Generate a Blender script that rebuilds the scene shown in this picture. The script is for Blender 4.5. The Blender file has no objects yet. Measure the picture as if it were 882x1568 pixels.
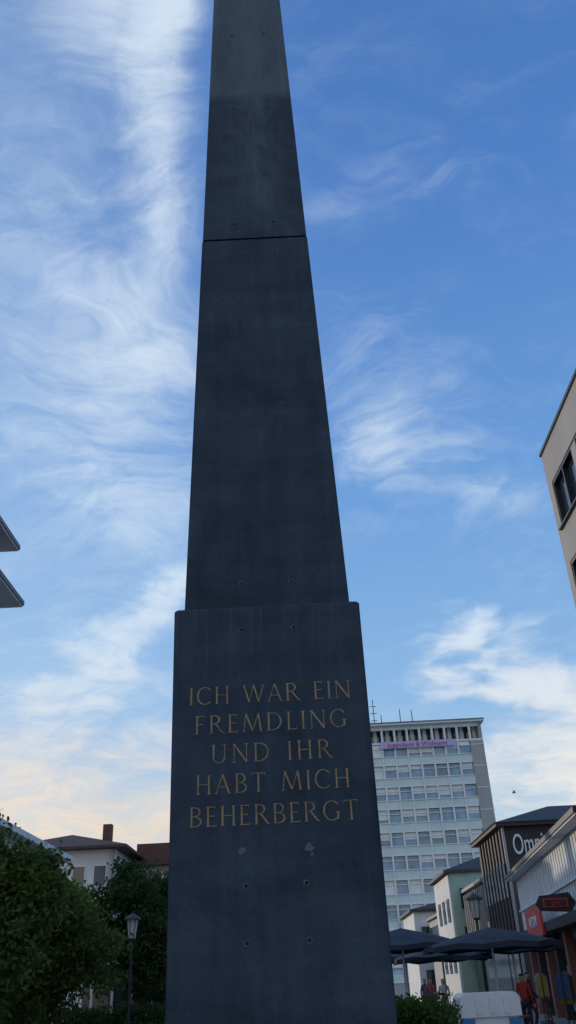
import bpy, math, random
import numpy as np
from mathutils import Matrix, Vector
sc=bpy.context.scene
random.seed(4); rng=np.random.default_rng(4)

# ---------------- camera ----------------
cam=bpy.data.cameras.new("camera"); co=bpy.data.objects.new("camera",cam); sc.collection.objects.link(co); sc.camera=co
co.matrix_world=Matrix.Translation((0,0,1.6))@Matrix.Rotation(math.radians(119.25),4,'X')@Matrix.Rotation(math.radians(-2.9),4,'Z')
cam.sensor_fit='VERTICAL'; cam.sensor_height=24; cam.lens=19.9; cam.clip_end=6000; cam.clip_start=.05
sc.view_settings.view_transform='Standard'; sc.view_settings.look='None'; sc.view_settings.exposure=0

# ---------------- materials ----------------
def new_mat(name):
    m=bpy.data.materials.new(name); m.use_nodes=True
    nt=m.node_tree; return m,nt,nt.nodes['Principled BSDF']
def mat(name,col,rough=.7,metal=0,var=.25,scale=3.0,stretch=(1,1,1),bump=0.0,spec=.4,coord='Object'):
    m,nt,b=new_mat(name)
    tc=nt.nodes.new('ShaderNodeTexCoord'); mp=nt.nodes.new('ShaderNodeMapping'); mp.inputs['Scale'].default_value=stretch
    nt.links.new(tc.outputs[coord],mp.inputs[0])
    n=nt.nodes.new('ShaderNodeTexNoise'); n.inputs['Scale'].default_value=scale; n.inputs['Detail'].default_value=6; n.inputs['Roughness'].default_value=.65
    nt.links.new(mp.outputs[0],n.inputs[0])
    r=nt.nodes.new('ShaderNodeValToRGB'); e=r.color_ramp.elements
    e[0].position=.3; e[1].position=.7
    e[0].color=tuple(max(0,c*(1-var)) for c in col)+(1,); e[1].color=tuple(min(1,c*(1+var)) for c in col)+(1,)
    nt.links.new(n.outputs[0],r.inputs[0]); nt.links.new(r.outputs[0],b.inputs['Base Color'])
    b.inputs['Roughness'].default_value=rough; b.inputs['Metallic'].default_value=metal; b.inputs['Specular IOR Level'].default_value=spec
    if bump:
        bp=nt.nodes.new('ShaderNodeBump'); bp.inputs['Strength'].default_value=bump; bp.inputs['Distance'].default_value=.02
        nt.links.new(n.outputs[0],bp.inputs['Height']); nt.links.new(bp.outputs[0],b.inputs['Normal'])
    return m

def stone():
    m,nt,b=new_mat("dark_concrete"); N=nt.nodes.new; L=nt.links.new
    tc=N('ShaderNodeTexCoord')
    def noise(stretch,scale,det=7,rough=.6,dist=0):
        mp=N('ShaderNodeMapping'); mp.inputs['Scale'].default_value=stretch; L(tc.outputs['Object'],mp.inputs[0])
        n=N('ShaderNodeTexNoise'); n.inputs['Scale'].default_value=scale; n.inputs['Detail'].default_value=det; n.inputs['Roughness'].default_value=rough; n.inputs['Distortion'].default_value=dist
        L(mp.outputs[0],n.inputs[0]); return n.outputs[0]
    def ramp(s,p0,p1,c0,c1):
        r=N('ShaderNodeValToRGB'); e=r.color_ramp.elements; e[0].position=p0; e[1].position=p1
        e[0].color=c0+(1,) ; e[1].color=c1+(1,); L(s,r.inputs[0]); return r.outputs[0]
    def mul(a,c,f=1.0,mode='MULTIPLY'):
        x=N('ShaderNodeMix'); x.data_type='RGBA'; x.blend_type=mode
        if not isinstance(f,float): L(f,x.inputs[0])
        else: x.inputs[0].default_value=f
        L(a,x.inputs[6]); L(c,x.inputs[7]); return x.outputs[2]
    base=ramp(noise((1,1,.8),1.3,9,.66,.9),.32,.70,(.018,.030,.050),(.044,.064,.094))
    bands=ramp(noise((.35,.35,2.6),1.3,6,.65,.4),.35,.68,(.78,.78,.80),(1.14,1.14,1.12))
    streak=ramp(noise((7,7,.28),1.4,5,.7),.42,.75,(.9,.9,.9),(1.35,1.33,1.3))
    fine=ramp(noise((1,1,1),38,4,.7),.3,.75,(.86,.86,.86),(1.14,1.14,1.14))
    c=mul(base,bands); c=mul(c,streak,.75); c=mul(c,fine)
    sx=N('ShaderNodeSeparateXYZ'); L(tc.outputs['Object'],sx.inputs[0])
    def mulf(a,bq):
        mm=N('ShaderNodeMath'); mm.operation='MULTIPLY'; L(a,mm.inputs[0]); L(bq,mm.inputs[1]); return mm.outputs[0]
    def zramp(z0,z1):
        mr=N('ShaderNodeMapRange'); mr.interpolation_type='SMOOTHSTEP'; mr.inputs[1].default_value=z0; mr.inputs[2].default_value=z1; L(sx.outputs[2],mr.inputs[0]); return mr.outputs[0]
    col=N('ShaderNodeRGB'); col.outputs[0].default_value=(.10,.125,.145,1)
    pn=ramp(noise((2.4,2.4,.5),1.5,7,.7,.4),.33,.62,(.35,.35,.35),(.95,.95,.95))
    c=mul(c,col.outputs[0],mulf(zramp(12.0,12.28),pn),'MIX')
    # lime bloom drips down the middle of the upper segment
    ax=N('ShaderNodeMapRange'); ax.interpolation_type='SMOOTHSTEP'; ab=N('ShaderNodeMath'); ab.operation='SUBTRACT'; ab.inputs[1].default_value=-.15; L(sx.outputs[0],ab.inputs[0])
    a2=N('ShaderNodeMath'); a2.operation='ABSOLUTE'; L(ab.outputs[0],a2.inputs[0]); L(a2.outputs[0],ax.inputs[0]); ax.inputs[1].default_value=.42; ax.inputs[2].default_value=.05
    pb=ramp(noise((3.2,3.2,.6),1.2,8,.75,.7),.42,.64,(.05,.05,.05),(.75,.75,.75))
    c=mul(c,col.outputs[0],mulf(mulf(zramp(9.5,10.3),pb),ax.outputs[0]),'MIX')
    # drips at the pedestal head
    dr=ramp(noise((9,9,.35),1.5,6,.7,.2),.5,.68,(0,0,0),(.4,.4,.4))
    zr=N('ShaderNodeMapRange'); zr.inputs[1].default_value=3.75; zr.inputs[2].default_value=4.5; L(sx.outputs[2],zr.inputs[0])
    zl=N('ShaderNodeMath'); zl.operation='LESS_THAN'; zl.inputs[1].default_value=4.6; L(sx.outputs[2],zl.inputs[0])
    c=mul(c,col.outputs[0],mulf(mulf(zr.outputs[0],zl.outputs[0]),dr),'MIX')
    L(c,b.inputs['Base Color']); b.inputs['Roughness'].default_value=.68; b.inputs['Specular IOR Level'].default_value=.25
    bp=N('ShaderNodeBump'); bp.inputs['Strength'].default_value=.3; bp.inputs['Distance'].default_value=.01
    L(noise((1,1,1),22,8,.7),bp.inputs['Height']); L(bp.outputs[0],b.inputs['Normal'])
    return m
M={}
M['stone']=stone()
M['hole']=mat('dark_hole',(.004,.004,.005))
M['patch']=mat('mortar_patch',(.10,.11,.12),scale=20)
M['gold']=mat('gilding',(.26,.185,.10),rough=.5,metal=.2,var=.45,scale=9)
M['white']=mat('white_render',(.66,.66,.66),var=.1,scale=.8)
M['whitefr']=mat('white_frame',(.72,.74,.74),var=.06,scale=2)
M['panel']=mat('spandrel_panel',(.58,.70,.70),rough=.5,var=.12,scale=.35)
M['blind']=mat('window_blind',(.75,.78,.77),var=.12,scale=.5)
M['greyw']=mat('grey_concrete',(.36,.37,.365),var=.12,scale=.5,stretch=(1,1,.3),bump=.1)
M['beige']=mat('beige_render',(.33,.31,.29),var=.12,scale=1.2,bump=.15,stretch=(1,1,.4))
M['soffit']=mat('grey_soffit',(.20,.20,.21),var=.1)
M['brownroof']=mat('brown_roof',(.07,.05,.045),var=.3,scale=4)
M['redroof']=mat('red_brown_roof',(.12,.055,.04),var=.3,scale=4)
M['brown']=mat('brown_cladding',(.13,.09,.08),var=.25,scale=2,stretch=(4,4,.3))
M['darkcl']=mat('dark_cladding',(.045,.04,.045),var=.2,scale=2)
M['dark']=mat('dark_metal',(.03,.032,.035),rough=.45,var=.2)
M['green']=mat('green_render',(.36,.48,.38),var=.1,scale=1)
M['brick']=mat('brick_pier',(.28,.11,.08),var=.35,scale=9)
M['red']=mat('red_paint',(.62,.05,.05),rough=.5,var=.1)
M['banner']=mat('banner_cloth',(.46,.44,.66),rough=.8,var=.08)
M['bannerl']=mat('banner_print',(.42,.06,.2),rough=.8,var=.08)
M['fabric']=mat('parasol_fabric',(.035,.045,.065),rough=.85,var=.3,scale=1.5)
M['blue']=mat('blue_plastic',(.03,.20,.50),rough=.4,var=.1)
M['plast']=mat('white_plastic',(.78,.80,.82),rough=.35,var=.05)
M['bark']=mat('bark',(.07,.055,.04),rough=.9,var=.4,scale=6,stretch=(3,3,.5),bump=.5)
M['milk']=mat('milky_glass',(.60,.61,.60),rough=.3,var=.05)
M['wood']=mat('wood',(.16,.10,.06),var=.3,scale=5)
M['posterA']=mat('poster_print',(.45,.35,.12),var=.8,scale=5)
M['posterB']=mat('poster_sheet',(.6,.6,.6),var=.5,scale=6)
for i,c in enumerate([(.3,.04,.04),(.05,.12,.26),(.3,.25,.06),(.3,.3,.32),(.04,.04,.05),(.25,.09,.17)]): M['cl%d'%i]=mat('garment_%d'%i,c,rough=.9)
def glass(name,col,rough=.06,spec=.9):
    return mat(name,col,rough=rough,var=.5,scale=.4,spec=spec)
M['glass']=glass('window_glass',(.03,.045,.06))
M['glassb']=glass('tower_glass',(.15,.29,.42),.08,1.0)
def tiles():
    m,nt,b=new_mat('roof_tiles'); N=nt.nodes.new; L=nt.links.new
    tc=N('ShaderNodeTexCoord'); br=N('ShaderNodeTexBrick'); br.inputs['Scale'].default_value=1; br.inputs['Brick Width'].default_value=.3; br.inputs['Row Height'].default_value=.3
    br.inputs['Mortar Size'].default_value=.03; br.inputs[1].default_value=(.04,.04,.045,1); br.inputs[2].default_value=(.07,.065,.07,1); br.inputs[3].default_value=(.015,.015,.015,1)
    L(tc.outputs['Object'],br.inputs[0]); L(br.outputs[0],b.inputs['Base Color']); b.inputs['Roughness'].default_value=.7; return m
M['tiles']=tiles()
def paving():
    m,nt,b=new_mat('paving'); N=nt.nodes.new; L=nt.links.new
    tc=N('ShaderNodeTexCoord'); br=N('ShaderNodeTexBrick'); br.inputs['Scale'].default_value=1; br.inputs['Brick Width'].default_value=.6; br.inputs['Row Height'].default_value=.4
    br.inputs['Mortar Size'].default_value=.012; br.inputs[1].default_value=(.20,.19,.18,1); br.inputs[2].default_value=(.26,.25,.24,1); br.inputs[3].default_value=(.08,.08,.075,1)
    L(tc.outputs['Object'],br.inputs[0]); L(br.outputs[0],b.inputs['Base Color']); b.inputs['Roughness'].default_value=.85; return m
M['paving']=paving()
def leafmat(name,c0,c1):
    m=bpy.data.materials.new(name); m.use_nodes=True; nt=m.node_tree; nt.nodes.clear(); N=nt.nodes.new; L=nt.links.new
    g=N('ShaderNodeNewGeometry'); r=N('ShaderNodeValToRGB'); r.color_ramp.elements[0].color=c0+(1,); r.color_ramp.elements[1].color=c1+(1,)
    tc=N('ShaderNodeTexCoord'); n=N('ShaderNodeTexNoise'); n.inputs['Scale'].default_value=1.6; n.inputs['Detail'].default_value=3; L(tc.outputs['Object'],n.inputs[0])
    mx=N('ShaderNodeMath'); mx.operation='MULTIPLY_ADD'; mx.inputs[1].default_value=.5; L(g.outputs['Random Per Island'],mx.inputs[0])
    m2=N('ShaderNodeMath'); m2.operation='MULTIPLY_ADD'; m2.inputs[1].default_value=1.6; m2.inputs[2].default_value=-.5; L(n.outputs[0],m2.inputs[0]); L(m2.outputs[0],mx.inputs[2])
    L(mx.outputs[0],r.inputs[0])
    d=N('ShaderNodeBsdfDiffuse'); t=N('ShaderNodeBsdfTranslucent'); L(r.outputs[0],d.inputs[0]); L(r.outputs[0],t.inputs[0])
    s=N('ShaderNodeMixShader'); s.inputs[0].default_value=.35; L(d.outputs[0],s.inputs[1]); L(t.outputs[0],s.inputs[2])
    o=N('ShaderNodeOutputMaterial'); L(s.outputs[0],o.inputs[0]); return m
M['leafA']=leafmat('leaf_green',(.045,.075,.025),(.19,.25,.07))
M['leafB']=leafmat('leaf_dark_green',(.025,.05,.022),(.10,.15,.05))
M['hedge']=leafmat('hedge_green',(.03,.06,.02),(.11,.17,.05))

# ---------------- mesh builder ----------------
class MB:
    def __init__(s): s.v=[];s.f=[];s.m=[];s.mats=[];s.T=Matrix.Identity(4)
    def mi(s,k):
        if k not in s.mats: s.mats.append(k)
        return s.mats.index(k)
    def poly(s,pts,k):
        b=len(s.v); s.v+= [tuple(s.T@Vector(p)) for p in pts]; s.f.append(tuple(range(b,b+len(pts)))); s.m.append(s.mi(k))
    def solid(s,pts,faces,k):
        b=len(s.v); s.v+=[tuple(s.T@Vector(p)) for p in pts]
        for f in faces: s.f.append(tuple(b+i for i in f)); s.m.append(s.mi(k))
    def box(s,x0,x1,y0,y1,z0,z1,k):
        s.solid([(x0,y0,z0),(x1,y0,z0),(x1,y1,z0),(x0,y1,z0),(x0,y0,z1),(x1,y0,z1),(x1,y1,z1),(x0,y1,z1)],
          [(0,3,2,1),(4,5,6,7),(0,1,5,4),(1,2,6,5),(2,3,7,6),(3,0,4,7)],k)
    def cone(s,p0,p1,r0,r1,k,n=10):
        p0=Vector(p0);p1=Vector(p1); d=(p1-p0).normalized(); a=d.orthogonal().normalized(); c=d.cross(a)
        P=[]
        for p,r in((p0,r0),(p1,r1)):
            for i in range(n):
                t=2*math.pi*i/n; P.append(tuple(p+a*math.cos(t)*r+c*math.sin(t)*r))
        F=[(i,(i+1)%n,n+(i+1)%n,n+i) for i in range(n)]+[tuple(range(n-1,-1,-1)),tuple(range(n,2*n))]
        s.solid(P,F,k)
    def frust(s,cx,cy,w0,z0,w1,z1,k,bev=0):
        b0=bev;P=[]
        for w,z in((w0,z0),(w1,z1)):
            h=w/2
            for x,y in((-h+b0,-h),(h-b0,-h),(h,-h+b0),(h,h-b0),(h-b0,h),(-h+b0,h),(-h,h-b0),(-h,-h+b0)): P.append((cx+x,cy+y,z))
        F=[(i,(i+1)%8,8+(i+1)%8,8+i) for i in range(8)]+[(7,6,5,4,3,2,1,0),tuple(range(8,16))]
        s.solid(P,F,k)
    def hip(s,x0,x1,y0,y1,z,h,k,o=.6):
        x0-=o;x1+=o;y0-=o;y1+=o; m=min(x1-x0,y1-y0)/2
        if x1-x0>y1-y0: r=[(x0+m,(y0+y1)/2,z+h),(x1-m,(y0+y1)/2,z+h)]; F=[(0,1,5,4),(1,2,5),(2,3,4,5),(3,0,4)]
        else: r=[((x0+x1)/2,y0+m,z+h),((x0+x1)/2,y1-m,z+h)]; F=[(0,1,4),(1,2,5,4),(2,3,5),(3,0,4,5)]
        s.solid([(x0,y0,z),(x1,y0,z),(x1,y1,z),(x0,y1,z)]+r,F+[(3,2,1,0)],k)
    def obj(s,name,parent=None,smooth=False):
        me=bpy.data.meshes.new(name); me.from_pydata(s.v,[],s.f)
        for k in s.mats: me.materials.append(M[k])
        me.polygons.foreach_set('material_index',s.m)
        if smooth: me.polygons.foreach_set('use_smooth',[True]*len(s.f))
        me.update(); o=bpy.data.objects.new(name,me); sc.collection.objects.link(o)
        if parent: o.parent=parent
        return o
def empty(name,loc=(0,0,0)):
    e=bpy.data.objects.new(name,None); e.location=loc; sc.collection.objects.link(e); return e
def text(body,size,loc,rot,k,parent,name='lettering',ext=.01,shear=0,off=0,sx=1):
    c=bpy.data.curves.new(name,'FONT'); c.body=body; c.size=size; c.extrude=ext; c.align_x='CENTER'; c.align_y='CENTER'; c.shear=shear; c.offset=off
    c.materials.append(M[k]); o=bpy.data.objects.new(name,c); sc.collection.objects.link(o); o.location=loc; o.rotation_euler=rot; o.scale=(sx,1,1); o.parent=parent; return o

# ---------------- ground ----------------
g=MB(); g.poly([(-2500,-2500,0),(2500,-2500,0),(2500,2500,0),(-2500,2500,0)],'paving'); g.obj('ground')

# ---------------- obelisk ----------------
OX,OY=-.232,7.82
ob=empty('obelisk')
b=MB()
b.frust(OX,OY,3.0,0,3.0,.30,'stone',.01); b.frust(OX,OY,2.3,.30,2.3,.62,'stone',.01)
b.frust(OX,OY,1.645,.62,1.645,4.56,'stone',.014); b.frust(OX,OY,1.645,4.56,1.615,4.58,'stone',.014)
b.obj('pedestal',ob)
b=MB()
def sw(z): return 1.487-(z-4.58)*.0503
b.frust(OX,OY,sw(4.58),4.58,sw(9.355),9.355,'stone',.010); b.frust(OX,OY,sw(9.355)-.05,9.355,sw(9.39)-.05,9.39,'hole',.01)
b.frust(OX,OY,sw(9.39)-.012,9.39,sw(15.9),15.9,'stone',.010); b.frust(OX,OY,sw(15.9),15.9,.02,16.9,'stone',.004)
b.obj('shaft',ob)
b=MB()
def facey(z): return OY-.8225 if z<4.58 else OY-sw(z)/2
def disc(x,z,r,k,off=.003,n=12,rag=0):
    P=[]
    for i in range(n):
        t=2*math.pi*i/n; rr=r*(1+rag*(random.random()-.5)); zz=z+rr*math.sin(t); P.append((OX+x+rr*math.cos(t),facey(zz)-off,zz))
    b.poly(P,k)
for z in (1.9,2.29,4.36,4.84,6.9,9.13,9.66,11.9,13.6):
    for x in (-.23,.23):
        disc(x,z,.023,'patch',.003,12,.3); disc(x+.001,z,.0155,'hole',.006)
for z in (4.95,8.4,9.2,12.6,5.4,7.3,8.8,10.4): disc(random.uniform(-.5,.5),z,.009,'hole')
disc(.27,2.535,.033,'patch',.003,9,.9); disc(-.25,2.54,.028,'patch',.003,9,.7); disc(.285,2.49,.018,'patch',.005,7,.9)
b.obj('anchor_holes',ob)
T_,t_=.100,.044
def letter(ch):
    Q=[]
    def bar(x0,y0,x1,y1,w,hor=False):
        if hor: Q.append([(x0,y0-w/2),(x1,y1-w/2),(x1,y1+w/2),(x0,y0+w/2)])
        else: Q.append([(x0-w/2,y0),(x0+w/2,y0),(x1+w/2,y1),(x1-w/2,y1)])
    def serif(x,y,w=.13):
        s=1 if y<.5 else -1
        Q.append([(x-w,y),(x+w,y),(x+w*.35,y+s*.045),(x-w*.35,y+s*.045)])
    def stem(x,w=T_,sf=True,y0=0,y1=1):
        bar(x,y0,x,y1,w)
        if sf: 
            if y0==0: serif(x,0)
            if y1==1: serif(x,1)
    def arc(cx,cy,rx,ry,a0,a1,n=16,w0=t_,w1=T_):
        pr=None
        for i in range(n+1):
            a=math.radians(a0+(a1-a0)*i/n); c,s=math.cos(a),math.sin(a); w=w0+(w1-w0)*abs(c)**1.5
            o=(cx+rx*c,cy+ry*s); q=(cx+(rx-w)*c,cy+(ry-w)*s)
            if pr: Q.append([pr[0],o,q,pr[1]])
            pr=(o,q)
    h=t_/2
    if ch=='I': stem(.12); W=.24
    elif ch in'CG':
        arc(.48,.5,.46,.51,48,312,24); bar(.80,.74,.80,.90,.03)
        W=.85
        if ch=='G': stem(.80,T_,False,.06,.42); bar(.68,.42,.93,.42,.04,True); W=.93
        else: bar(.80,.09,.80,.2,.02)
    elif ch=='H': stem(.12); stem(.70); bar(.12,.51,.70,.51,t_,True); W=.82
    elif ch=='W': bar(.06,1,.34,0,T_); bar(.34,0,.60,.98,t_); bar(.60,.98,.88,0,T_); bar(.88,0,1.14,1,t_); serif(.06,1,.1); serif(1.14,1,.1); serif(.6,.99,.08); W=1.2
    elif ch=='A': bar(.06,0,.40,1,t_); bar(.40,1,.76,0,T_); bar(.18,.35,.62,.35,t_,True); serif(.06,0,.1); serif(.77,0,.11); W=.84
    elif ch in'RPB':
        stem(.12); arc(.30,.75,.30,.25,90,-90); bar(.12,1-h,.30,1-h,t_,True); bar(.12,.5+h,.30,.5+h,t_,True)
        if ch=='R': bar(.36,.5,.72,.02,T_*1.05); serif(.77,0,.08); W=.8
        else: arc(.32,.265,.34,.265,90,-90); bar(.12,h,.32,h,t_,True); W=.68
    elif ch=='D': stem(.12); arc(.30,.5,.54,.5,90,-90,20); bar(.12,1-h,.3,1-h,t_,True); bar(.12,h,.3,h,t_,True); W=.88
    elif ch in'EFL':
        stem(.12)
        if ch!='L': bar(.12,1-h,.50,1-h,t_,True); bar(.50,.86,.50,1,.025); bar(.12,.52,.42,.52,t_,True); bar(.42,.46,.42,.58,.025)
        if ch!='F': bar(.12,h,.54,h,t_,True); bar(.55,0,.55,.14,.025)
        W=.58
    elif ch=='N': stem(.12,t_); bar(.12,1,.80,0,T_*1.1); stem(.80,t_,False); serif(.80,1); W=.9
    elif ch=='M': bar(.08,0,.20,1,t_); bar(.20,1,.56,.04,T_); bar(.56,.04,.90,1,t_); bar(.90,1,1.02,0,T_); serif(.08,0,.1); serif(1.02,0,.12); W=1.12
    elif ch=='U': stem(.12,T_,False,.34,1); serif(.12,1); arc(.41,.34,.343,.35,180,360,16,t_,.07); stem(.73,t_,False,.34,1); serif(.73,1); W=.84
    elif ch=='T': stem(.38,T_,False); serif(.38,0); bar(.02,1-h,.74,1-h,t_,True); bar(.02,.85,.02,1,.025); bar(.74,.85,.74,1,.025); W=.76
    elif ch==' ': W=.42
    return Q,W
b=MB()
CAP=.150; k=0
for line,z,wid in (("ICH WAR EIN",3.705,1.36),("FREMDLING",3.46,1.26),("UND IHR",3.215,.985),("HABT MICH",2.975,1.235),("BEHERBERGT",2.73,1.335)):
    L_=[letter(c) for c in line]; tot=sum(w for _,w in L_)*CAP; gap=(wid-tot)/(len(line)-1); x=OX-wid/2
    for Q,w in L_:
        for q in Q:
            k+=1; y=OY-.8225-.003-.00006*(k%40)
            b.poly([(x+px*CAP,y,z+pz*CAP) for px,pz in q],'gold')
        x+=w*CAP+gap
b.obj('inscription',ob)

# ---------------- office tower ----------------
tw=empty('office_tower'); b=MB(); Y=136.
XR=29.1; XL=-7.0; XG=27.0
b.box(XL,XR,Y+.5,Y+14,0,34.6,'greyw')
b.box(XG,XR,Y,Y+.497,0,34.6,'greyw')
for i in range(11): b.box(XG+.02,XR+.05,Y-.06,Y-.003,i*3.3+.9,i*3.3+1.02,'whitefr')
b.box(XL+.5,XR-1.5,Y+2.2,Y+13,34.6,37.5,'glass')
b.box(XL,XR,Y+.1,Y+14,34.6,34.9,'whitefr')
x=XL
while x<XR-.3:
    b.box(x,x+.34,Y+.15,Y+.6,34.9,37.5,'whitefr'); b.box(x+.9,x+1.5,Y+1.9,Y+2.19,34.9,37.4,'whitefr'); x+=2.0
b.box(XR-.5,XR,Y+.15,Y+13,34.9,37.5,'greyw'); b.box(XL,XR,Y+.2,Y+.5,36.9,37.5,'panel')
b.box(XL-.5,XR+.45,Y-.7,Y+15,37.5,37.72,'whitefr'); b.box(XL-.55,XR+.5,Y-.75,Y+15,37.72,37.95,'soffit')
rt=random.Random(7)
n=17; pit=2.0
for fl in range(10):
    z0=34.6-3.3*(fl+1)
    b.box(XL,XG-.003,Y+.02,Y+.46,z0,z0+1.25,'panel')
    for c in range(n):
        x0=XG-(c+1)*pit
        tl=rt.uniform(-.05,.05)
        b.poly([(x0,Y+.3+tl,z0+1.25),(x0+pit,Y+.3,z0+1.25),(x0+pit,Y+.3,z0+3.3),(x0,Y+.3+tl,z0+3.3)],'glassb')
        r=rt.random()
        if r<.55:
            d=rt.choice((.6,1.0,1.0,1.4,1.9)); b.poly([(x0+.15,Y+.2,z0+3.2-d),(x0+pit-.15,Y+.2,z0+3.2-d),(x0+pit-.15,Y+.2,z0+3.2),(x0+.15,Y+.2,z0+3.2)],'blind')
        b.box(x0-.14,x0+.14,Y-.12,Y+.24,z0+1.26,z0+3.3,'whitefr')
        b.box(x0-.08,x0+.08,Y-.10,Y+.018,z0,z0+1.24,'whitefr')
        b.box(x0+.145,x0+pit-.145,Y+.1,Y+.19,z0+2.55,z0+2.66,'whitefr')
    b.box(XL,XG-.145,Y-.14,Y+.018,z0+1.22,z0+1.34,'whitefr'); b.box(XL,XG-.145,Y-.13,Y+.018,z0-.1,z0+.03,'whitefr')
b.box(XL,XG,Y+.02,Y+.46,0,1.6,'greyw')
b.obj('facade',tw)
b=MB(); b.box(12.6,24.6,Y-.5,Y-.42,33.85,34.85,'banner'); b.obj('banner',tw)
text("Jugendamt & Wohnamt",1.0,(18.6,Y-.53,34.3),(math.pi/2,0,0),'bannerl',tw,'banner_lettering')
for x,h,y in ((11.2,6.6,140),(12.6,5.4,141),(13.6,2.2,139),(16.6,2.8,138),(18.6,2.7,138.5)):
    b=MB(); b.cone((x,y,37.95),(x,y,38+h),.10,.07,'dark',6)
    b.box(x-.25,x+.25,y-.25,y+.25,37.93,38.25,'dark')
    if h>4:
        for zz in (1.8,3.0,4.2): b.box(x-.55,x+.55,y-.04,y+.04,38+zz,38.09+zz,'dark')
    b.obj('rooftop_antenna')
b=MB(); b.box(12,16,140,144,37.96,38.9,'greyw'); b.obj('rooftop_plant_room',tw)

# ---------------- right near building ----------------
b=MB(); X0,YE=9.45,26.6
b.box(X0+.35,X0+14,4,YE-.002,0,18.2,'beige')
bands=[(18.3,16.9),(15.05,13.75),(11.9,10.6),(8.75,7.45),(5.6,4.2)]
for zt,zb in bands: b.box(X0,X0+.348,4,YE,zb,zt,'beige')
b.box(X0-.06,X0+14.06,3.9,YE+.06,18.3,18.42,'dark')
for zt,zb in ((16.9,15.05),(13.75,11.9),(10.6,8.75),(7.45,5.6)):
    b.box(X0,X0+.348,YE-.45,YE,zb,zt,'beige')
    b.box(X0+.2,X0+.345,4,YE-.45,zb,zt,'glass')
    b.box(X0+.02,X0+.199,4,YE-.452,zb,zb+.09,'dark'); b.box(X0+.02,X0+.199,4,YE-.452,zt-.12,zt,'dark')
    b.box(X0-.12,X0-.003,4,YE-.4,zb-.06,zb-.003,'dark')
    y=YE-.53; i=0
    while y>4.2:
        b.box(X0+.03,X0+.198,y,y+.075,zb+.092,zt-.122,'dark'); i+=1
        if i%3==0: b.box(X0+.005,X0+.19,y-.5,y-.02,zb+.095,zt-.125,'beige')
        y-=1.15
b.box(X0+.1,X0+.348,4,YE-.5,.3,4.2,'glass')
b.obj('concrete_office_building')

# ---------------- left near building (projecting roof slabs) ----------------
b=MB()
b.box(-22,-10.7,6,25.8,0,16.3,'white'); b.box(-10.698,-10.62,6,25.6,13.8,15.2,'glass')
for y in range(7,26,2): b.box(-10.7,-10.58,y,y+.12,13.75,15.25,'dark')
S=1.32
b.box(-21,-7.2*S,5,20*S,15.36,15.42,'white'); b.box(-21,-7.2*S+.04,5,20*S+.04,15.422,15.58,'soffit')
b.box(-21,-6.92*S,5,20*S,13.22,13.28,'white'); b.box(-21,-6.92*S+.04,5,20*S+.04,13.282,13.44,'soffit')
b.box(-10.699,-9.95,6,26.2,.2,13.21,'white')
b.obj('white_apartment_building')

# ---------------- left background buildings ----------------
b=MB()
b.box(-20.6,-12.6,60,72,0,10.2,'white'); b.hip(-20.6,-12.6,60,72,10.35,1.5,'redroof',.9); b.box(-21.5,-11.7,59.1,72.9,10.2,10.348,'brownroof')
b.box(-12.95,-12.7,59.75,59.997,0,10.1,'greyw')
for z in (2.2,5.2,7.9):
    for x in (-19.8,-18.4,-17.1,-15.4,-14.0): b.box(x,x+.9,59.93,59.997,z,z+1.35,'whitefr'); b.box(x+.08,x+.82,59.9,59.929,z+.08,z+1.27,'glass')
b.box(-14.2,-13.6,63,63.6,10.6,12.3,'redroof')
b.obj('white_rendered_house')
b=MB()
b.box(-12.3,2,64,76,0,9.5,'greyw'); b.box(-12.5,2.2,63.3,76,9.5,9.75,'brownroof'); b.box(-12.3,-9.8,66,70,9.75,11.3,'redroof')
for z in (2.0,5.0,7.8):
    b.box(-12.1,1.8,63.93,63.997,z,z+1.35,'glass')
    x=-12.1
    while x<1.8: b.box(x,x+.12,63.88,63.928,z,z+1.35,'whitefr'); x+=1.0
    b.box(-12.1,1.8,63.86,63.879,z+.9,z+.96,'whitefr')
b.obj('flat_roof_commercial_building')
b=MB()
b.box(-24,-12.3,31,45,0,7.6,'white'); b.hip(-24,-12.3,31,45,7.85,2.2,'redroof',.5); b.box(-24.6,-11.7,30.4,45.6,7.6,7.848,'whitefr')
for y in (33,36,39,42):
    for z in (1.,4.8): b.box(-12.297,-12.2,y,y+1.2,z,z+1.6,'glass'); b.box(-12.2,-12.15,y+.55,y+.65,z,z+1.6,'whitefr')
b.obj('gabled_house')
b=MB()
b.box(-12.2,-6.5,47,52,2.6,3.0,'darkcl'); b.box(-12.2,-6.7,51.5,51.9,0,2.6,'glass')
for x in (-11.8,-10.8,-9.8,-8.8,-7.8,-6.9): b.box(x,x+.13,47.2,47.33,0,2.6,'whitefr')
b.obj('arcade_pavilion')

# ---------------- right street ----------------
sh=empty('ribbed_shop_building'); b=MB()
A=Vector((9.1,29,0)); B=Vector((10.95,49.0,0)); d=(B-A).normalized(); n_=Vector((d.y,-d.x,0))
F=Matrix(((d.x,n_.x,0,A.x),(d.y,n_.y,0,A.y),(0,0,1,0),(0,0,0,1)))
b.T=F; Ls=(B-A).length
b.box(0,Ls,.4,10,0,6.0,'greyw')
b.box(-.5,Ls+.3,-.4,10.5,6.02,6.08,'whitefr'); b.box(-.55,Ls+.35,-.46,10.5,6.082,6.26,'dark')
s=0
while s<Ls-.3:
    b.box(s,s+.36,.1,.397,3.45,6.0,'whitefr'); b.box(s+.36,s+.56,.33,.396,3.45,6.0,'glassb' if int(s*7)%3 else 'greyw'); s+=.56
b.box(0,Ls,.02,.398,4.5,4.58,'whitefr')
b.box(-.1,Ls+.1,-.5,.5,3.1,3.44,'darkcl')
s=0;i=0
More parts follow.
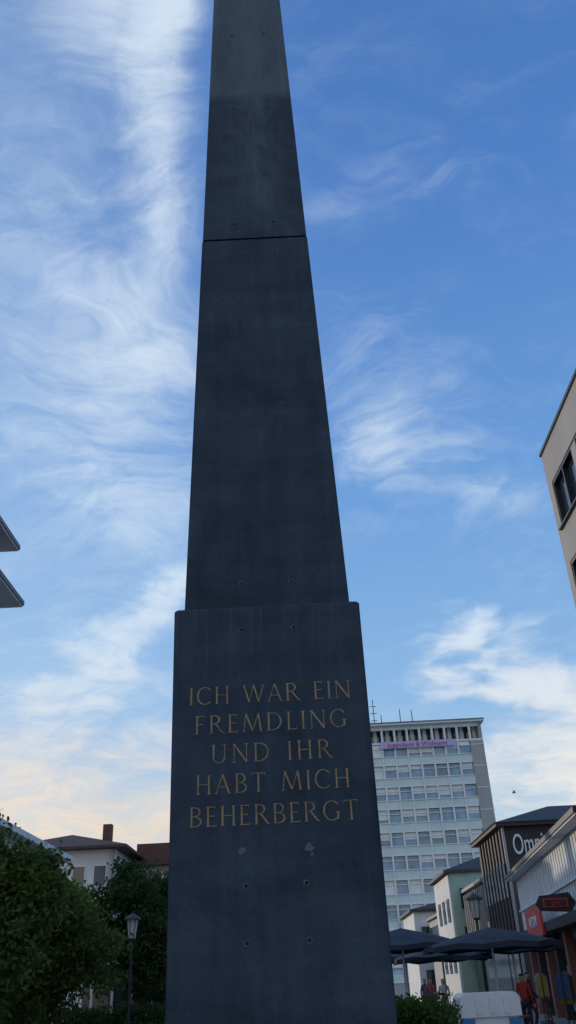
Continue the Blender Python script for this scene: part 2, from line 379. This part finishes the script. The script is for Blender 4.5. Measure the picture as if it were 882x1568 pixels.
while s<Ls-1:
    b.box(s,s+.5,.0,.396,0,3.09,'brick' if i%2 else 'darkcl'); b.box(s+.5,s+2.6,.3,.395,.25,2.8,'glass'); b.box(s+.5,s+2.6,.2,.394,2.8,3.09,'dark')
    b.box(s+1.5,s+1.58,.22,.299,.25,2.8,'dark')
    b.box(s+.7,s+1.35,.24,.296,1.0,2.1,'posterA' if i%2 else 'posterB')
    b.box(s+1.65,s+2.4,.27,.298,.3,1.9,'cl%d'%(i%6)); s+=2.6;i+=1
b.obj('walls',sh)
b=MB(); b.T=F
b.box(9.0,13.4,-.62,-.52,3.0,4.15,'red'); b.obj('red_fascia_sign',sh)
b=MB()
b.solid([(8.42,34.1,3.62),(9.5,34.1,3.55),(9.72,34.1,3.85),(9.5,34.1,4.2),(8.42,34.1,4.12),(8.25,34.1,3.85),(8.42,34.0,3.62),(9.5,34.0,3.55),(9.72,34.0,3.85),(9.5,34.0,4.2),(8.42,34.0,4.12),(8.25,34.0,3.85)],[(0,1,2,3,4,5),(11,10,9,8,7,6)]+[(i,(i+1)%6,6+(i+1)%6,6+i) for i in range(6)],'darkcl')
b.box(8.5,9.4,33.96,33.985,3.72,4.02,'red'); b.box(8.56,9.34,33.93,33.957,3.77,3.97,'darkcl')
b.box(9.7,10.2,34.02,34.08,3.82,3.88,'dark')
b.obj('projecting_shop_sign',sh)
text("grill",.2,(8.95,33.92,3.87),(math.pi/2,0,0),'red',sh,'shop_sign_lettering')
text("AKTION",.6,F@Vector((11.2,-.64,3.55)),(math.pi/2,0,math.atan2(-d.y,-d.x)),'plast',sh,'red_sign_lettering')

br=empty('brown_shop_building'); b=MB()
b.box(11.6,22,53,61,0,9.3,'brown'); b.box(11.7,22,52.9,52.998,6.4,9.2,'darkcl'); b.box(11.55,11.7,52.85,52.998,0,9.3,'greyw')
b.box(11.2,22.4,52.55,61.4,9.3,9.5,'brownroof'); b.hip(11.3,22.3,52.65,61.3,9.502,1.5,'tiles',.2)
y=53.3
while y<60.8: b.box(11.5,11.597,y,y+.16,3.4,9.2,'darkcl'); b.box(11.54,11.598,y+.25,y+.75,5.6,7.4,'glass'); y+=.95
b.box(10.9,11.5,52.6,61.2,3.2,3.5,'darkcl'); b.box(11.52,11.598,53.4,60.6,.3,3.1,'glass')
b.obj('walls',br)
text("Omnia's",1.6,(13.35,52.86,8.3),(math.pi/2,-.05,0),'plast',br,'wall_lettering',.03,.15,.0,.5)
b=MB(); b.box(9.0,10.5,50.6,50.7,3.1,3.6,'red'); b.cone((9.1,50.65,0),(9.1,50.65,3.1),.03,.03,'dark',6); b.cone((10.4,50.65,0),(10.4,50.65,3.1),.03,.03,'dark',6); b.obj('phone_shop_sign',br)
text("Handy",.5,(9.75,50.58,3.33),(math.pi/2,0,0),'plast',br,'phone_sign_lettering')
b=MB(); b.box(11.9,20,61.7,69.6,0,7.2,'brown'); b.box(11.5,20,61.65,69.9,7.2,7.42,'greyw')
y=61.9
while y<69.4: b.box(11.55,11.897,y,y+.18,3.3,7.0,'beige'); y+=.8
b.box(11.4,11.89,61.8,69.5,2.9,3.29,'whitefr'); b.box(11.8,11.897,61.8,69.5,.2,2.89,'glass')
b.obj('finned_shop_building')
b=MB(); b.box(10.9,18,70.2,79,0,8.7,'green'); b.box(10.4,18.5,69.9,79.4,8.7,8.9,'brownroof'); b.hip(10.9,18,70.3,79,8.902,1.4,'tiles',.4)
b.box(10.75,10.898,70.4,78.8,0,8.6,'white')
for z in (3.6,6.2):
    for x in (11.5,13.3,15.1): b.box(x,x+1.2,70.1,70.197,z,z+1.4,'glass'); b.box(x+.55,x+.65,70.05,70.099,z,z+1.4,'whitefr')
for z in (2.,5.4):
    for y in (71.2,73.6,76.): b.box(10.69,10.748,y,y+1.2,z,z+1.6,'glass')
b.obj('green_rendered_shop')
b=MB(); b.box(10.0,18,89.5,100,0,7.4,'white'); b.box(9.6,18.4,89.1,100.4,7.4,7.62,'brownroof'); b.hip(10.0,18,89.5,100,7.622,1.,'tiles',.3)
for x in (10.6,12.6,14.6):
    for z in (1.,4.6): b.box(x,x+1.1,89.4,89.497,z,z+1.5,'glass')
b.obj('white_corner_shop')
b=MB(); b.box(11.2,18,80,88,0,6.4,'greyw'); b.box(10.9,18,79.8,88.3,6.4,6.6,'dark'); b.box(11.1,11.197,80.4,87.8,3.2,5.8,'glass'); b.obj('low_arcade_shop')

# ---------------- street lamps ----------------
def lamp(x,y,H=4.2):
    e=empty('street_lamp',(x,y,0)); b=MB()
    b.cone((0,0,0),(0,0,.5),.09,.08,'dark'); b.cone((0,0,.5),(0,0,H-.85),.055,.04,'dark'); b.cone((0,0,H-.87),(0,0,H-.8),.1,.12,'dark',12); b.obj('post',e,False)
    b=MB(); b.cone((0,0,H-.8),(0,0,H-.22),.13,.21,'milk',6); b.obj('lantern_glass',e)
    b=MB()
    for i in range(6):
        a=math.pi/3*i+.2; b.cone((.135*math.cos(a),.135*math.sin(a),H-.8),(.22*math.cos(a),.22*math.sin(a),H-.2),.012,.012,'dark',4)
    b.cone((0,0,H-.22),(0,0,H-.16),.31,.29,'dark',14); b.cone((0,0,H-.16),(0,0,H-.02),.28,.07,'dark',14); b.cone((0,0,H-.02),(0,0,H+.08),.03,.01,'dark',8)
    b.obj('lantern_cap',e)
lamp(-6.2,33,4.15); lamp(5.87,33,4.25)

# ---------------- parasols ----------------
def parasol(x,y,w,zt,ze,rot):
    e=empty('parasol',(x,y,0)); e.rotation_euler=(0,0,rot); b=MB(); n=8
    ring=[]
    for i in range(n):
        a=2*math.pi*i/n+math.pi/8; ring.append((w*math.cos(a),w*math.sin(a)))
    for i in range(n):
        p,q=ring[i],ring[(i+1)%n]
        a0=(p[0]*.5,p[1]*.5,zt-(zt-ze)*.42); a1=(q[0]*.5,q[1]*.5,zt-(zt-ze)*.42)
        mm=((p[0]+q[0])/2*.97,(p[1]+q[1])/2*.97,ze+.06)
        b.poly([(0,0,zt),a0,a1],'fabric'); b.poly([a0,(p[0],p[1],ze),mm],'fabric'); b.poly([a0,mm,a1],'fabric'); b.poly([a1,mm,(q[0],q[1],ze)],'fabric')
        b.poly([(p[0],p[1],ze),(p[0],p[1],ze-.12),(mm[0],mm[1],ze-.07),mm],'fabric'); b.poly([mm,(mm[0],mm[1],ze-.07),(q[0],q[1],ze-.12),(q[0],q[1],ze)],'fabric')
    b.obj('canopy',e); b=MB(); b.cone((0,0,.1),(0,0,zt+.12),.035,.03,'whitefr',8); b.cone((0,0,0),(0,0,.1),.35,.3,'greyw',12)
    for px,py in ring: b.cone((0,0,zt-.35),(px*.97,py*.97,ze-.03),.012,.01,'dark',4)
    b.obj('frame',e)
parasol(4.55,24,1.75,2.72,2.3,.1); parasol(2.6,27,1.9,2.95,2.45,.3); parasol(4.1,30,1.6,2.6,2.2,.0); parasol(3.3,33.5,1.9,2.75,2.3,.4); parasol(6.3,30,1.6,2.75,2.35,.2)

def table(x,y):
    b=MB(); b.T=Matrix.Translation((x,y,0)); b.cone((0,0,.72),(0,0,.75),.4,.4,'wood',16); b.cone((0,0,.03),(0,0,.72),.03,.03,'dark',8); b.cone((0,0,0),(0,0,.03),.25,.22,'dark',12); b.obj('cafe_table')
def chair(x,y,r):
    b=MB(); b.T=Matrix.Translation((x,y,0))@Matrix.Rotation(r,4,'Z')
    b.box(-.22,.22,-.22,.22,.43,.46,'wood')
    for sx in(-.2,.17):
        b.box(sx,sx+.03,-.21,-.18,0,.43,'dark'); b.box(sx,sx+.03,.18,.21,0,.9,'dark')
    for z in (.55,.68,.81): b.box(-.169,.169,.185,.205,z,z+.08,'wood')
    b.obj('cafe_chair')
for x,y in((3.0,27.5),(4.6,29.6),(5.0,24.6)):
    table(x,y); chair(x-.65,y,math.pi/2); chair(x+.65,y,-math.pi/2); chair(x,y+.65,0)

# ---------------- clothes racks ----------------
def rack(x,y,r):
    b=MB(); b.T=Matrix.Translation((x,y,0))@Matrix.Rotation(r,4,'Z')
    for sx in (-.7,.7): b.cone((sx,0,0),(sx,0,1.75),.02,.02,'dark',6); b.box(sx-.02,sx+.02,-.25,.25,0,.04,'dark')
    b.cone((-.7,0,1.72),(.7,0,1.72),.015,.015,'dark',6)
    for i in range(11):
        xx=-.62+i*.124; zb=random.uniform(.7,1.0); w=.2
        b.solid([(xx-.03,-.05,1.68),(xx+.03,-.05,1.68),(xx+.04,-w,1.55),(xx+.04,-w*1.05,zb),(xx-.04,-w*1.05,zb),(xx-.04,-w,1.55),
                 (xx-.03,.05,1.68),(xx+.03,.05,1.68),(xx+.04,w,1.55),(xx+.04,w*1.05,zb),(xx-.04,w*1.05,zb),(xx-.04,w,1.55)],
                [(0,1,2,5),(5,2,3,4),(7,6,11,8),(8,11,10,9),(0,6,7,1),(2,8,9,3),(3,9,10,4),(4,10,11,5),(0,5,11,6),(1,7,8,2)],'cl%d'%random.randrange(6))
    b.obj('clothes_rack')
rack(8.4,32.5,1.2); rack(8.9,38,1.4)

# ---------------- people ----------------
def person(x,y,top,legs,hair,H=1.74,rot=0,seated=False,walk=0.):
    e=empty('person',(x,y,0)); e.rotation_euler=(0,0,rot); k=H/1.74
    def cm(n,c): return mat(n,c,rough=.85,var=.2,scale=6)
    mt,ml,ms,mh=cm('shirt',top),cm('trousers',legs),cm('skin',(.45,.28,.2)),cm('hair',hair)
    def skin(name,pts,edges,rad,m):
        me=bpy.data.meshes.new(name); me.from_pydata([tuple(c*k for c in p) for p in pts],edges,[])
        o=bpy.data.objects.new(name,me); sc.collection.objects.link(o); o.parent=e
        md=o.modifiers.new('s','SKIN'); 
        for i,r in enumerate(rad):
            me.skin_vertices[0].data[i].radius=(r*k,r*k*.85)
        me.skin_vertices[0].data[0].use_root=True
        sb=o.modifiers.new('u','SUBSURF'); sb.levels=2; sb.render_levels=2; me.materials.append(m)
    w=walk; dz=-.42 if seated else 0
    if seated:
        hp=[(0,0,.52),(-.1,0,.5),(-.11,-.42,.5),(-.11,-.44,.1),(-.11,-.58,.04),(.1,0,.5),(.11,-.42,.5),(.11,-.44,.1),(.11,-.58,.04)]
    else:
        hp=[(0,0,.95),(-.09,0,.90),(-.1,-w,.5),(-.1,-w*.3,.09),(-.11,-w*.3-.15,.04),(.09,0,.90),(.1,w,.5),(.1,w*1.8,.1),(.11,w*1.8-.13,.05)]
    skin('trousers',hp,[(0,1),(1,2),(2,3),(3,4),(0,5),(5,6),(6,7),(7,8)],[.13,.095,.065,.045,.04,.095,.065,.045,.04],ml)
    tp=[(0,0,.96+dz),(0,0,1.15+dz),(0,0,1.36+dz),(0,.0,1.48+dz),(-.17,0,1.40+dz),(-.22,.02+w*.3,1.13+dz),(-.22,-.08+w,.92+dz),(.17,0,1.40+dz),(.22,.02-w*.3,1.13+dz),(.22,-.08-w,.92+dz)]
    skin('shirt',tp,[(0,1),(1,2),(2,3),(2,4),(4,5),(5,6),(2,7),(7,8),(8,9)],[.135,.13,.15,.06,.06,.045,.035,.06,.045,.035],mt)
    hd=[(0,0,1.46+dz),(0,-.005,1.54+dz),(0,-.015,1.64+dz),(0,-.11,1.61+dz)]
    skin('head',hd,[(0,1),(1,2),(2,3)],[.06,.085,.115,.015],ms)
    skin('hair',[(0,.02,1.62+dz),(0,.01,1.70+dz)],[(0,1)],[.122,.095],mh)
    for sx,ww in((-.22,w),(.22,-w)):
        skin('hand',[(sx,-.09+ww,.90+dz),(sx,-.11+ww,.83+dz),(sx*.93,-.13+ww,.77+dz)],[(0,1),(1,2)],[.03,.035,.02],ms)
person(4.85,40,(.25,.08,.08),(.03,.03,.05),(.03,.02,.02),rot=.3,walk=.12)
person(5.45,40.5,(.4,.4,.4),(.04,.05,.09),(.08,.05,.03),1.7,rot=-.2,walk=.1)
person(6.25,29,(.4,.04,.04),(.03,.03,.04),(.03,.02,.02),1.72,rot=2.5)
person(7.3,33,(.03,.03,.04),(.04,.04,.06),(.05,.03,.02),1.76,rot=1.2,walk=.15)
person(2.4,27.6,(.4,.4,.4),(.03,.03,.04),(.05,.03,.02),seated=True,rot=1.57)
person(3.95,29.6,(.05,.06,.1),(.03,.03,.04),(.1,.07,.04),seated=True,rot=1.57)
person(5.2,45,(.05,.1,.2),(.03,.03,.04),(.03,.02,.02),1.75,rot=.5,walk=.1)

# ---------------- white cabinet ----------------
e=empty('utility_cabinet',(0,0,0)); b=MB()
x0,x1,y0,y1=2.10,2.93,14.,14.7
b.box(x0+.03,x1-.03,y0+.03,y1-.03,0,1.12,'plast')
for xa in (x0+.0,x1-.17): b.box(xa,xa+.17,y0,y0+.2,.25,1.10,'blue')
b.box(x0+.25,x1-.25,y0+.0,y0+.029,.5,1.05,'plast'); b.obj('body',e)
b=MB(); nn=8
prof=[(x0-.01,1.12),(x0-.01,1.30)]+[(x0+.09-.1*math.cos(t*math.pi/2/nn),1.32+.1*math.sin(t*math.pi/2/nn)) for t in range(nn+1)]+[(x1-.09+.1*math.sin(t*math.pi/2/nn),1.32+.1*math.cos(t*math.pi/2/nn)) for t in range(nn+1)]+[(x1+.01,1.30),(x1+.01,1.12)]
m=len(prof); b.solid([(p[0],y0-.02,p[1]) for p in prof]+[(p[0],y1+.02,p[1]) for p in prof],[(i,(i+1)%m,m+(i+1)%m,m+i) for i in range(m)]+[tuple(range(m-1,-1,-1)),tuple(range(m,2*m))],'plast')
for xx in (.2,.4,.6): b.box(x0+xx,x0+xx+.06,y0-.04,y0-.021,1.16,1.36,'plast')
b.obj('lid',e)

# ---------------- foliage ----------------
def leaves(name,parent,centers,per,spread,size,mk):
    n=len(centers)*per
    c=np.repeat(np.array(centers),per,axis=0)+rng.normal(0,1,(n,3))*spread*np.array([1,1,.7])
    a=rng.normal(0,1,(n,3)); a/=np.linalg.norm(a,axis=1)[:,None]
    t=rng.normal(0,1,(n,3)); bb=np.cross(a,t); bb/=np.linalg.norm(bb,axis=1)[:,None]
    s=(size*rng.uniform(.6,1.3,n))[:,None]
    V=np.empty((n,4,3)); V[:,0]=c-a*s; V[:,1]=c-bb*s*.5; V[:,2]=c+a*s; V[:,3]=c+bb*s*.5
    me=bpy.data.meshes.new(name); me.vertices.add(n*4); me.vertices.foreach_set('co',V.reshape(-1)); me.loops.add(n*4); me.loops.foreach_set('vertex_index',np.arange(n*4))
    me.polygons.add(n); me.polygons.foreach_set('loop_start',np.arange(n)*4); me.polygons.foreach_set('loop_total',np.full(n,4)); me.materials.append(M[mk]); me.update(calc_edges=True); me.validate()
    o=bpy.data.objects.new(name,me); sc.collection.objects.link(o); o.parent=parent
def tree(name,x,y,zc,rx,ry,rz,nclump,mk,per=70,size=.085,spread=.2,tr=.14,lobes=7):
    e=empty(name,(x,y,0)); b=MB(); cs=[]; ls=[]
    for i in range(lobes):
        a=2*math.pi*i/lobes+random.uniform(-.4,.4); el=random.uniform(-.8,1.0); r=random.uniform(.45,.62)
        ls.append((Vector((rx*r*math.cos(a)*math.cos(el),ry*r*math.sin(a)*math.cos(el),zc+rz*.75*math.sin(el))),random.uniform(.34,.52)))
    ls.append((Vector((0,0,zc+rz*.45)),.5)); ls.append((Vector((rx*.1,0,zc-.2)),.5)); ls.append((Vector((-rx*.1,-ry*.3,zc-rz*.5)),.5))
    for i in range(nclump):
        L,q=random.choice(ls); v=Vector((random.gauss(0,1),random.gauss(0,1),random.gauss(0,1))).normalized()*(random.random()**.4)
        cs.append((L.x+v.x*q*rx,L.y+v.y*q*ry,L.z+v.z*q*rz))
    for i in range(16):
        L,q=random.choice(ls); v=Vector((random.gauss(0,1),random.gauss(0,.6),abs(random.gauss(.8,.5)))).normalized()
        for t in (1.0,1.12,1.22): cs.append((L.x+v.x*q*rx*t,L.y+v.y*q*ry*t,L.z+v.z*q*rz*t))
    z1=zc-rz*.7; b.cone((0,0,0),(0,0,z1),tr,tr*.8,'bark',10); b.cone((0,0,z1),(.05,0,zc+rz*.3),tr*.8,tr*.25,'bark',8)
    for L,q in ls:
        m_=Vector((L.x*.5,L.y*.5,z1+(L.z-z1)*.35)); b.cone((0,0,z1-.1),m_,tr*.5,tr*.3,'bark',6); b.cone(m_,L,tr*.3,tr*.12,'bark',6)
        for j in range(4):
            v=Vector((random.gauss(0,1),random.gauss(0,1),random.gauss(.3,1))).normalized()*q*.8; b.cone(L,(L.x+v.x*rx,L.y+v.y*ry,L.z+v.z*rz),tr*.12,.01,'bark',4)
    b.obj('trunk',e); leaves('crown',e,cs,per,spread,size,mk)
tree('deciduous_tree',-7.5,22,3.35,1.9,2.0,2.15,420,'leafA',size=.08,tr=.12)
tree('deciduous_tree',-7.5,27.5,2.7,2.0,2.0,1.9,400,'leafA',size=.08,tr=.12)
tree('deciduous_tree',-6.7,38,4.0,2.3,2.6,2.5,400,'leafB',tr=.16)
tree('deciduous_tree',-11.4,36,2.9,2.6,2.6,2.4,300,'leafB')
tree('deciduous_tree',-6.4,46,3.9,2.6,2.6,3.3,360,'leafB')
def hedge(name,x0,x1,y0,y1,zt,n,per=55,sp=.09,sz=.035,mk='hedge'):
    e=empty(name); cs=[(random.uniform(x0,x1),random.uniform(y0,y1),zt*(random.random()**.45)-.05+.06*math.sin(i)) for i in range(n)]
    b=MB()
    for i in range(10):
        x=random.uniform(x0,x1); y=random.uniform(y0,y1); b.cone((x,y,0),(x+random.uniform(-.2,.2),y,zt*.9),.02,.006,'bark',5)
    b.obj('stems',e); leaves('foliage',e,cs,per,sp,sz,mk)
hedge('shrub',.85,1.66,11.6,12.8,1.36,330); hedge('shrub',-2.6,-1.6,11.6,12.6,1.2,280)
hedge('hedge',-10.5,-3.2,35,36,1.2,330,50,.16,.06,'leafB')

# ---------------- bird ----------------
b=MB(); b.cone((19,80,16.1),(19.35,80,16.15),.06,.03,'dark',6); b.poly([(19.1,80,16.14),(19.25,80,16.14),(19.0,79.6,16.35)],'dark'); b.poly([(19.1,80,16.14),(19.25,80,16.14),(19.4,80.4,16.42)],'dark'); b.obj('bird')

# ---------------- world ----------------
SA,SE=-38.,9.
w=bpy.data.worlds.new("World"); sc.world=w; w.use_nodes=True; nt=w.node_tree; N=nt.nodes.new; L=nt.links.new
bg=nt.nodes['Background']
sky=N('ShaderNodeTexSky'); sky.sky_type='NISHITA'; sky.sun_disc=False; sky.sun_elevation=math.radians(SE); sky.sun_rotation=math.radians(SA); sky.air_density=1.0; sky.dust_density=.4; sky.ozone_density=3
tc=N('ShaderNodeTexCoord'); sep=N('ShaderNodeSeparateXYZ'); L(tc.outputs['Generated'],sep.inputs[0])
def mth(op,a,b=None,c=None,cl=False):
    n=N('ShaderNodeMath'); n.operation=op; n.use_clamp=cl
    for i,v in enumerate((a,b,c)):
        if v is None: continue
        if isinstance(v,(int,float)): n.inputs[i].default_value=v
        else: L(v,n.inputs[i])
    return n.outputs[0]
X,Yy,Z=sep.outputs
az=mth('MULTIPLY',mth('ARCTAN2',X,Yy),57.2958); el=mth('MULTIPLY',mth('ARCSINE',Z),57.2958)
cb=N('ShaderNodeCombineXYZ'); L(az,cb.inputs[0]); L(el,cb.inputs[1])
zz=mth('ADD',mth('MAXIMUM',Z,0.),.25); px=mth('DIVIDE',X,zz); py=mth('DIVIDE',Yy,zz)
cp=N('ShaderNodeCombineXYZ'); L(px,cp.inputs[0]); L(py,cp.inputs[1])
wn=N('ShaderNodeTexNoise'); wn.inputs['Scale'].default_value=2.6; wn.inputs['Detail'].default_value=4; L(cp.outputs[0],wn.inputs[0])
wv=N('ShaderNodeVectorMath'); wv.operation='MULTIPLY_ADD'; wv.inputs[1].default_value=(.42,.42,0); L(wn.outputs[1],wv.inputs[0]); L(cp.outputs[0],wv.inputs[2])
def noise(rot,scl,scale,det,rough,loc=(0,0,0)):
    mp=N('ShaderNodeMapping'); mp.inputs['Rotation'].default_value=(0,0,math.radians(rot)); mp.inputs['Scale'].default_value=scl; mp.inputs['Location'].default_value=loc; L(wv.outputs[0],mp.inputs[0])
    n=N('ShaderNodeTexNoise'); n.inputs['Scale'].default_value=scale; n.inputs['Detail'].default_value=det; n.inputs['Roughness'].default_value=rough; L(mp.outputs[0],n.inputs[0]); return n.outputs[0]
n1=noise(55,(1,1.9,1),2.8,5,.6); n2=noise(-35,(1,2.4,1),6,6,.64,(3,1,0)); n3=noise(20,(1,1.2,1),17,4,.66,(7,2,0))
wa=N('ShaderNodeVectorMath'); wa.operation='MULTIPLY_ADD'; wa.inputs[1].default_value=(20,20,0); L(wn.outputs[1],wa.inputs[0]); L(cb.outputs[0],wa.inputs[2])
wb=N('ShaderNodeVectorMath'); wb.operation='SUBTRACT'; wb.inputs[1].default_value=(10,10,0); L(wa.outputs[0],wb.inputs[0])
blobs=[(-19,59,13,4.5,-14,.72),(-11,52,5.5,12,8,.62),(-21,46,14,15,0,.42),(-13,39,10,11,20,.36),(-14,31,15,14,0,.30),(-13,22,13,3.4,38,.75),(-9,22,4,6,-30,.5),(-17,12,20,8,0,.6),
 (8,37,8,7,0,.42),(12.5,32,10,3.4,-22,.42),(10,28,9,4,0,.22),(11,50,13,3,12,.22),(17.5,15.5,5,7,0,1.15),(12,18.6,5.5,2.4,-18,1.0),(17,9,9,5,0,.9),(9,12,5,3,-30,.35)]
tot=None
for a,e_,ra,re,ro,wt in blobs:
    mp=N('ShaderNodeMapping'); mp.vector_type='TEXTURE'; mp.inputs['Location'].default_value=(a,e_,0); mp.inputs['Rotation'].default_value=(0,0,math.radians(ro)); mp.inputs['Scale'].default_value=(ra,re,1)
    L(wb.outputs[0],mp.inputs[0]); gr=N('ShaderNodeTexGradient'); gr.gradient_type='SPHERICAL'; L(mp.outputs[0],gr.inputs[0])
    t=mth('MULTIPLY',gr.outputs['Fac'],wt); tot=t if tot is None else mth('ADD',tot,t)
back=mth('MULTIPLY',mth('LESS_THAN',Yy,-.1),.45)
tot=mth('ADD',mth('ADD',tot,.10),back)
nn=mth('ADD',mth('ADD',mth('MULTIPLY',n1,.42),mth('MULTIPLY',n2,.33)),mth('MULTIPLY',n3,.25))
den=mth('ADD',mth('MULTIPLY',mth('SUBTRACT',nn,.5),3.0),mth('MULTIPLY',tot,.80))
mr=N('ShaderNodeMapRange'); mr.interpolation_type='SMOOTHSTEP'; mr.inputs[1].default_value=-.05; mr.inputs[2].default_value=.95; L(den,mr.inputs[0])
mask=mth('MULTIPLY',mr.outputs[0],mth('MINIMUM',mth('ADD',mth('MULTIPLY',tot,1.3),.12),.95))
rp=N('ShaderNodeValToRGB'); cr=rp.color_ramp
L(Z,rp.inputs[0])
stops=[(0.0,(.70,.72,.72)),(.13,(.52,.67,.80)),(.28,(.28,.51,.82)),(.5,(.16,.37,.76)),(.75,(.085,.235,.62)),(1.0,(.055,.17,.48))]
cr.elements[0].position=0; cr.elements[0].color=stops[0][1]+(1,); cr.elements[1].position=1; cr.elements[1].color=stops[-1][1]+(1,)
for p,c in stops[1:-1]:
    q=cr.elements.new(p); q.color=c+(1,)
ns=N('ShaderNodeVectorMath'); ns.operation='SCALE'; ns.inputs['Scale'].default_value=.14; L(sky.outputs[0],ns.inputs[0])
m0=N('ShaderNodeMix'); m0.data_type='RGBA'; m0.inputs[0].default_value=.85; L(ns.outputs[0],m0.inputs[6]); L(rp.outputs[0],m0.inputs[7])
pl=N('ShaderNodeMapRange'); pl.interpolation_type='SMOOTHSTEP'; pl.inputs[1].default_value=.08; pl.inputs[2].default_value=-.35; pl.inputs[4].default_value=.30; L(X,pl.inputs[0])
fr=mth('MULTIPLY',pl.outputs[0],mth('GREATER_THAN',Yy,0.))
m1=N('ShaderNodeMix'); m1.data_type='RGBA'; L(fr,m1.inputs[0]); L(m0.outputs[2],m1.inputs[6]); m1.inputs[7].default_value=(.48,.65,.86,1)
wr=N('ShaderNodeValToRGB'); L(Z,wr.inputs[0]); wr.color_ramp.elements[0].position=.12; wr.color_ramp.elements[0].color=(.90,.84,.76,1); wr.color_ramp.elements[1].position=.36; wr.color_ramp.elements[1].color=(.66,.78,.91,1)
m2=N('ShaderNodeMix'); m2.data_type='RGBA'; L(mask,m2.inputs[0]); L(m1.outputs[2],m2.inputs[6]); L(wr.outputs[0],m2.inputs[7])
gl=N('ShaderNodeMapRange'); gl.interpolation_type='SMOOTHSTEP'; gl.inputs[1].default_value=18; gl.inputs[2].default_value=6; gl.inputs[4].default_value=.85; L(el,gl.inputs[0])
gx=N('ShaderNodeMapRange'); gx.interpolation_type='SMOOTHSTEP'; gx.inputs[1].default_value=14; gx.inputs[2].default_value=-20; L(az,gx.inputs[0])
gf=mth('MULTIPLY',mth('MULTIPLY',gl.outputs[0],gx.outputs[0]),mth('MULTIPLY_ADD',mth('SUBTRACT',nn,.5),3.5,.75),None,True)
m3=N('ShaderNodeMix'); m3.data_type='RGBA'; L(gf,m3.inputs[0]); L(m2.outputs[2],m3.inputs[6]); m3.inputs[7].default_value=(.96,.72,.47,1)
L(m3.outputs[2],bg.inputs[0]); bg.inputs[1].default_value=1.0
# ---------------- sun ----------------
ld=bpy.data.lights.new('sun','SUN'); ld.energy=1.6; ld.angle=math.radians(.6); ld.color=(1,.86,.68)
lo=bpy.data.objects.new('sun',ld); sc.collection.objects.link(lo)
D=Vector((math.sin(math.radians(SA))*math.cos(math.radians(SE)),math.cos(math.radians(SA))*math.cos(math.radians(SE)),math.sin(math.radians(SE))))
lo.rotation_euler=D.to_track_quat('Z','Y').to_euler()
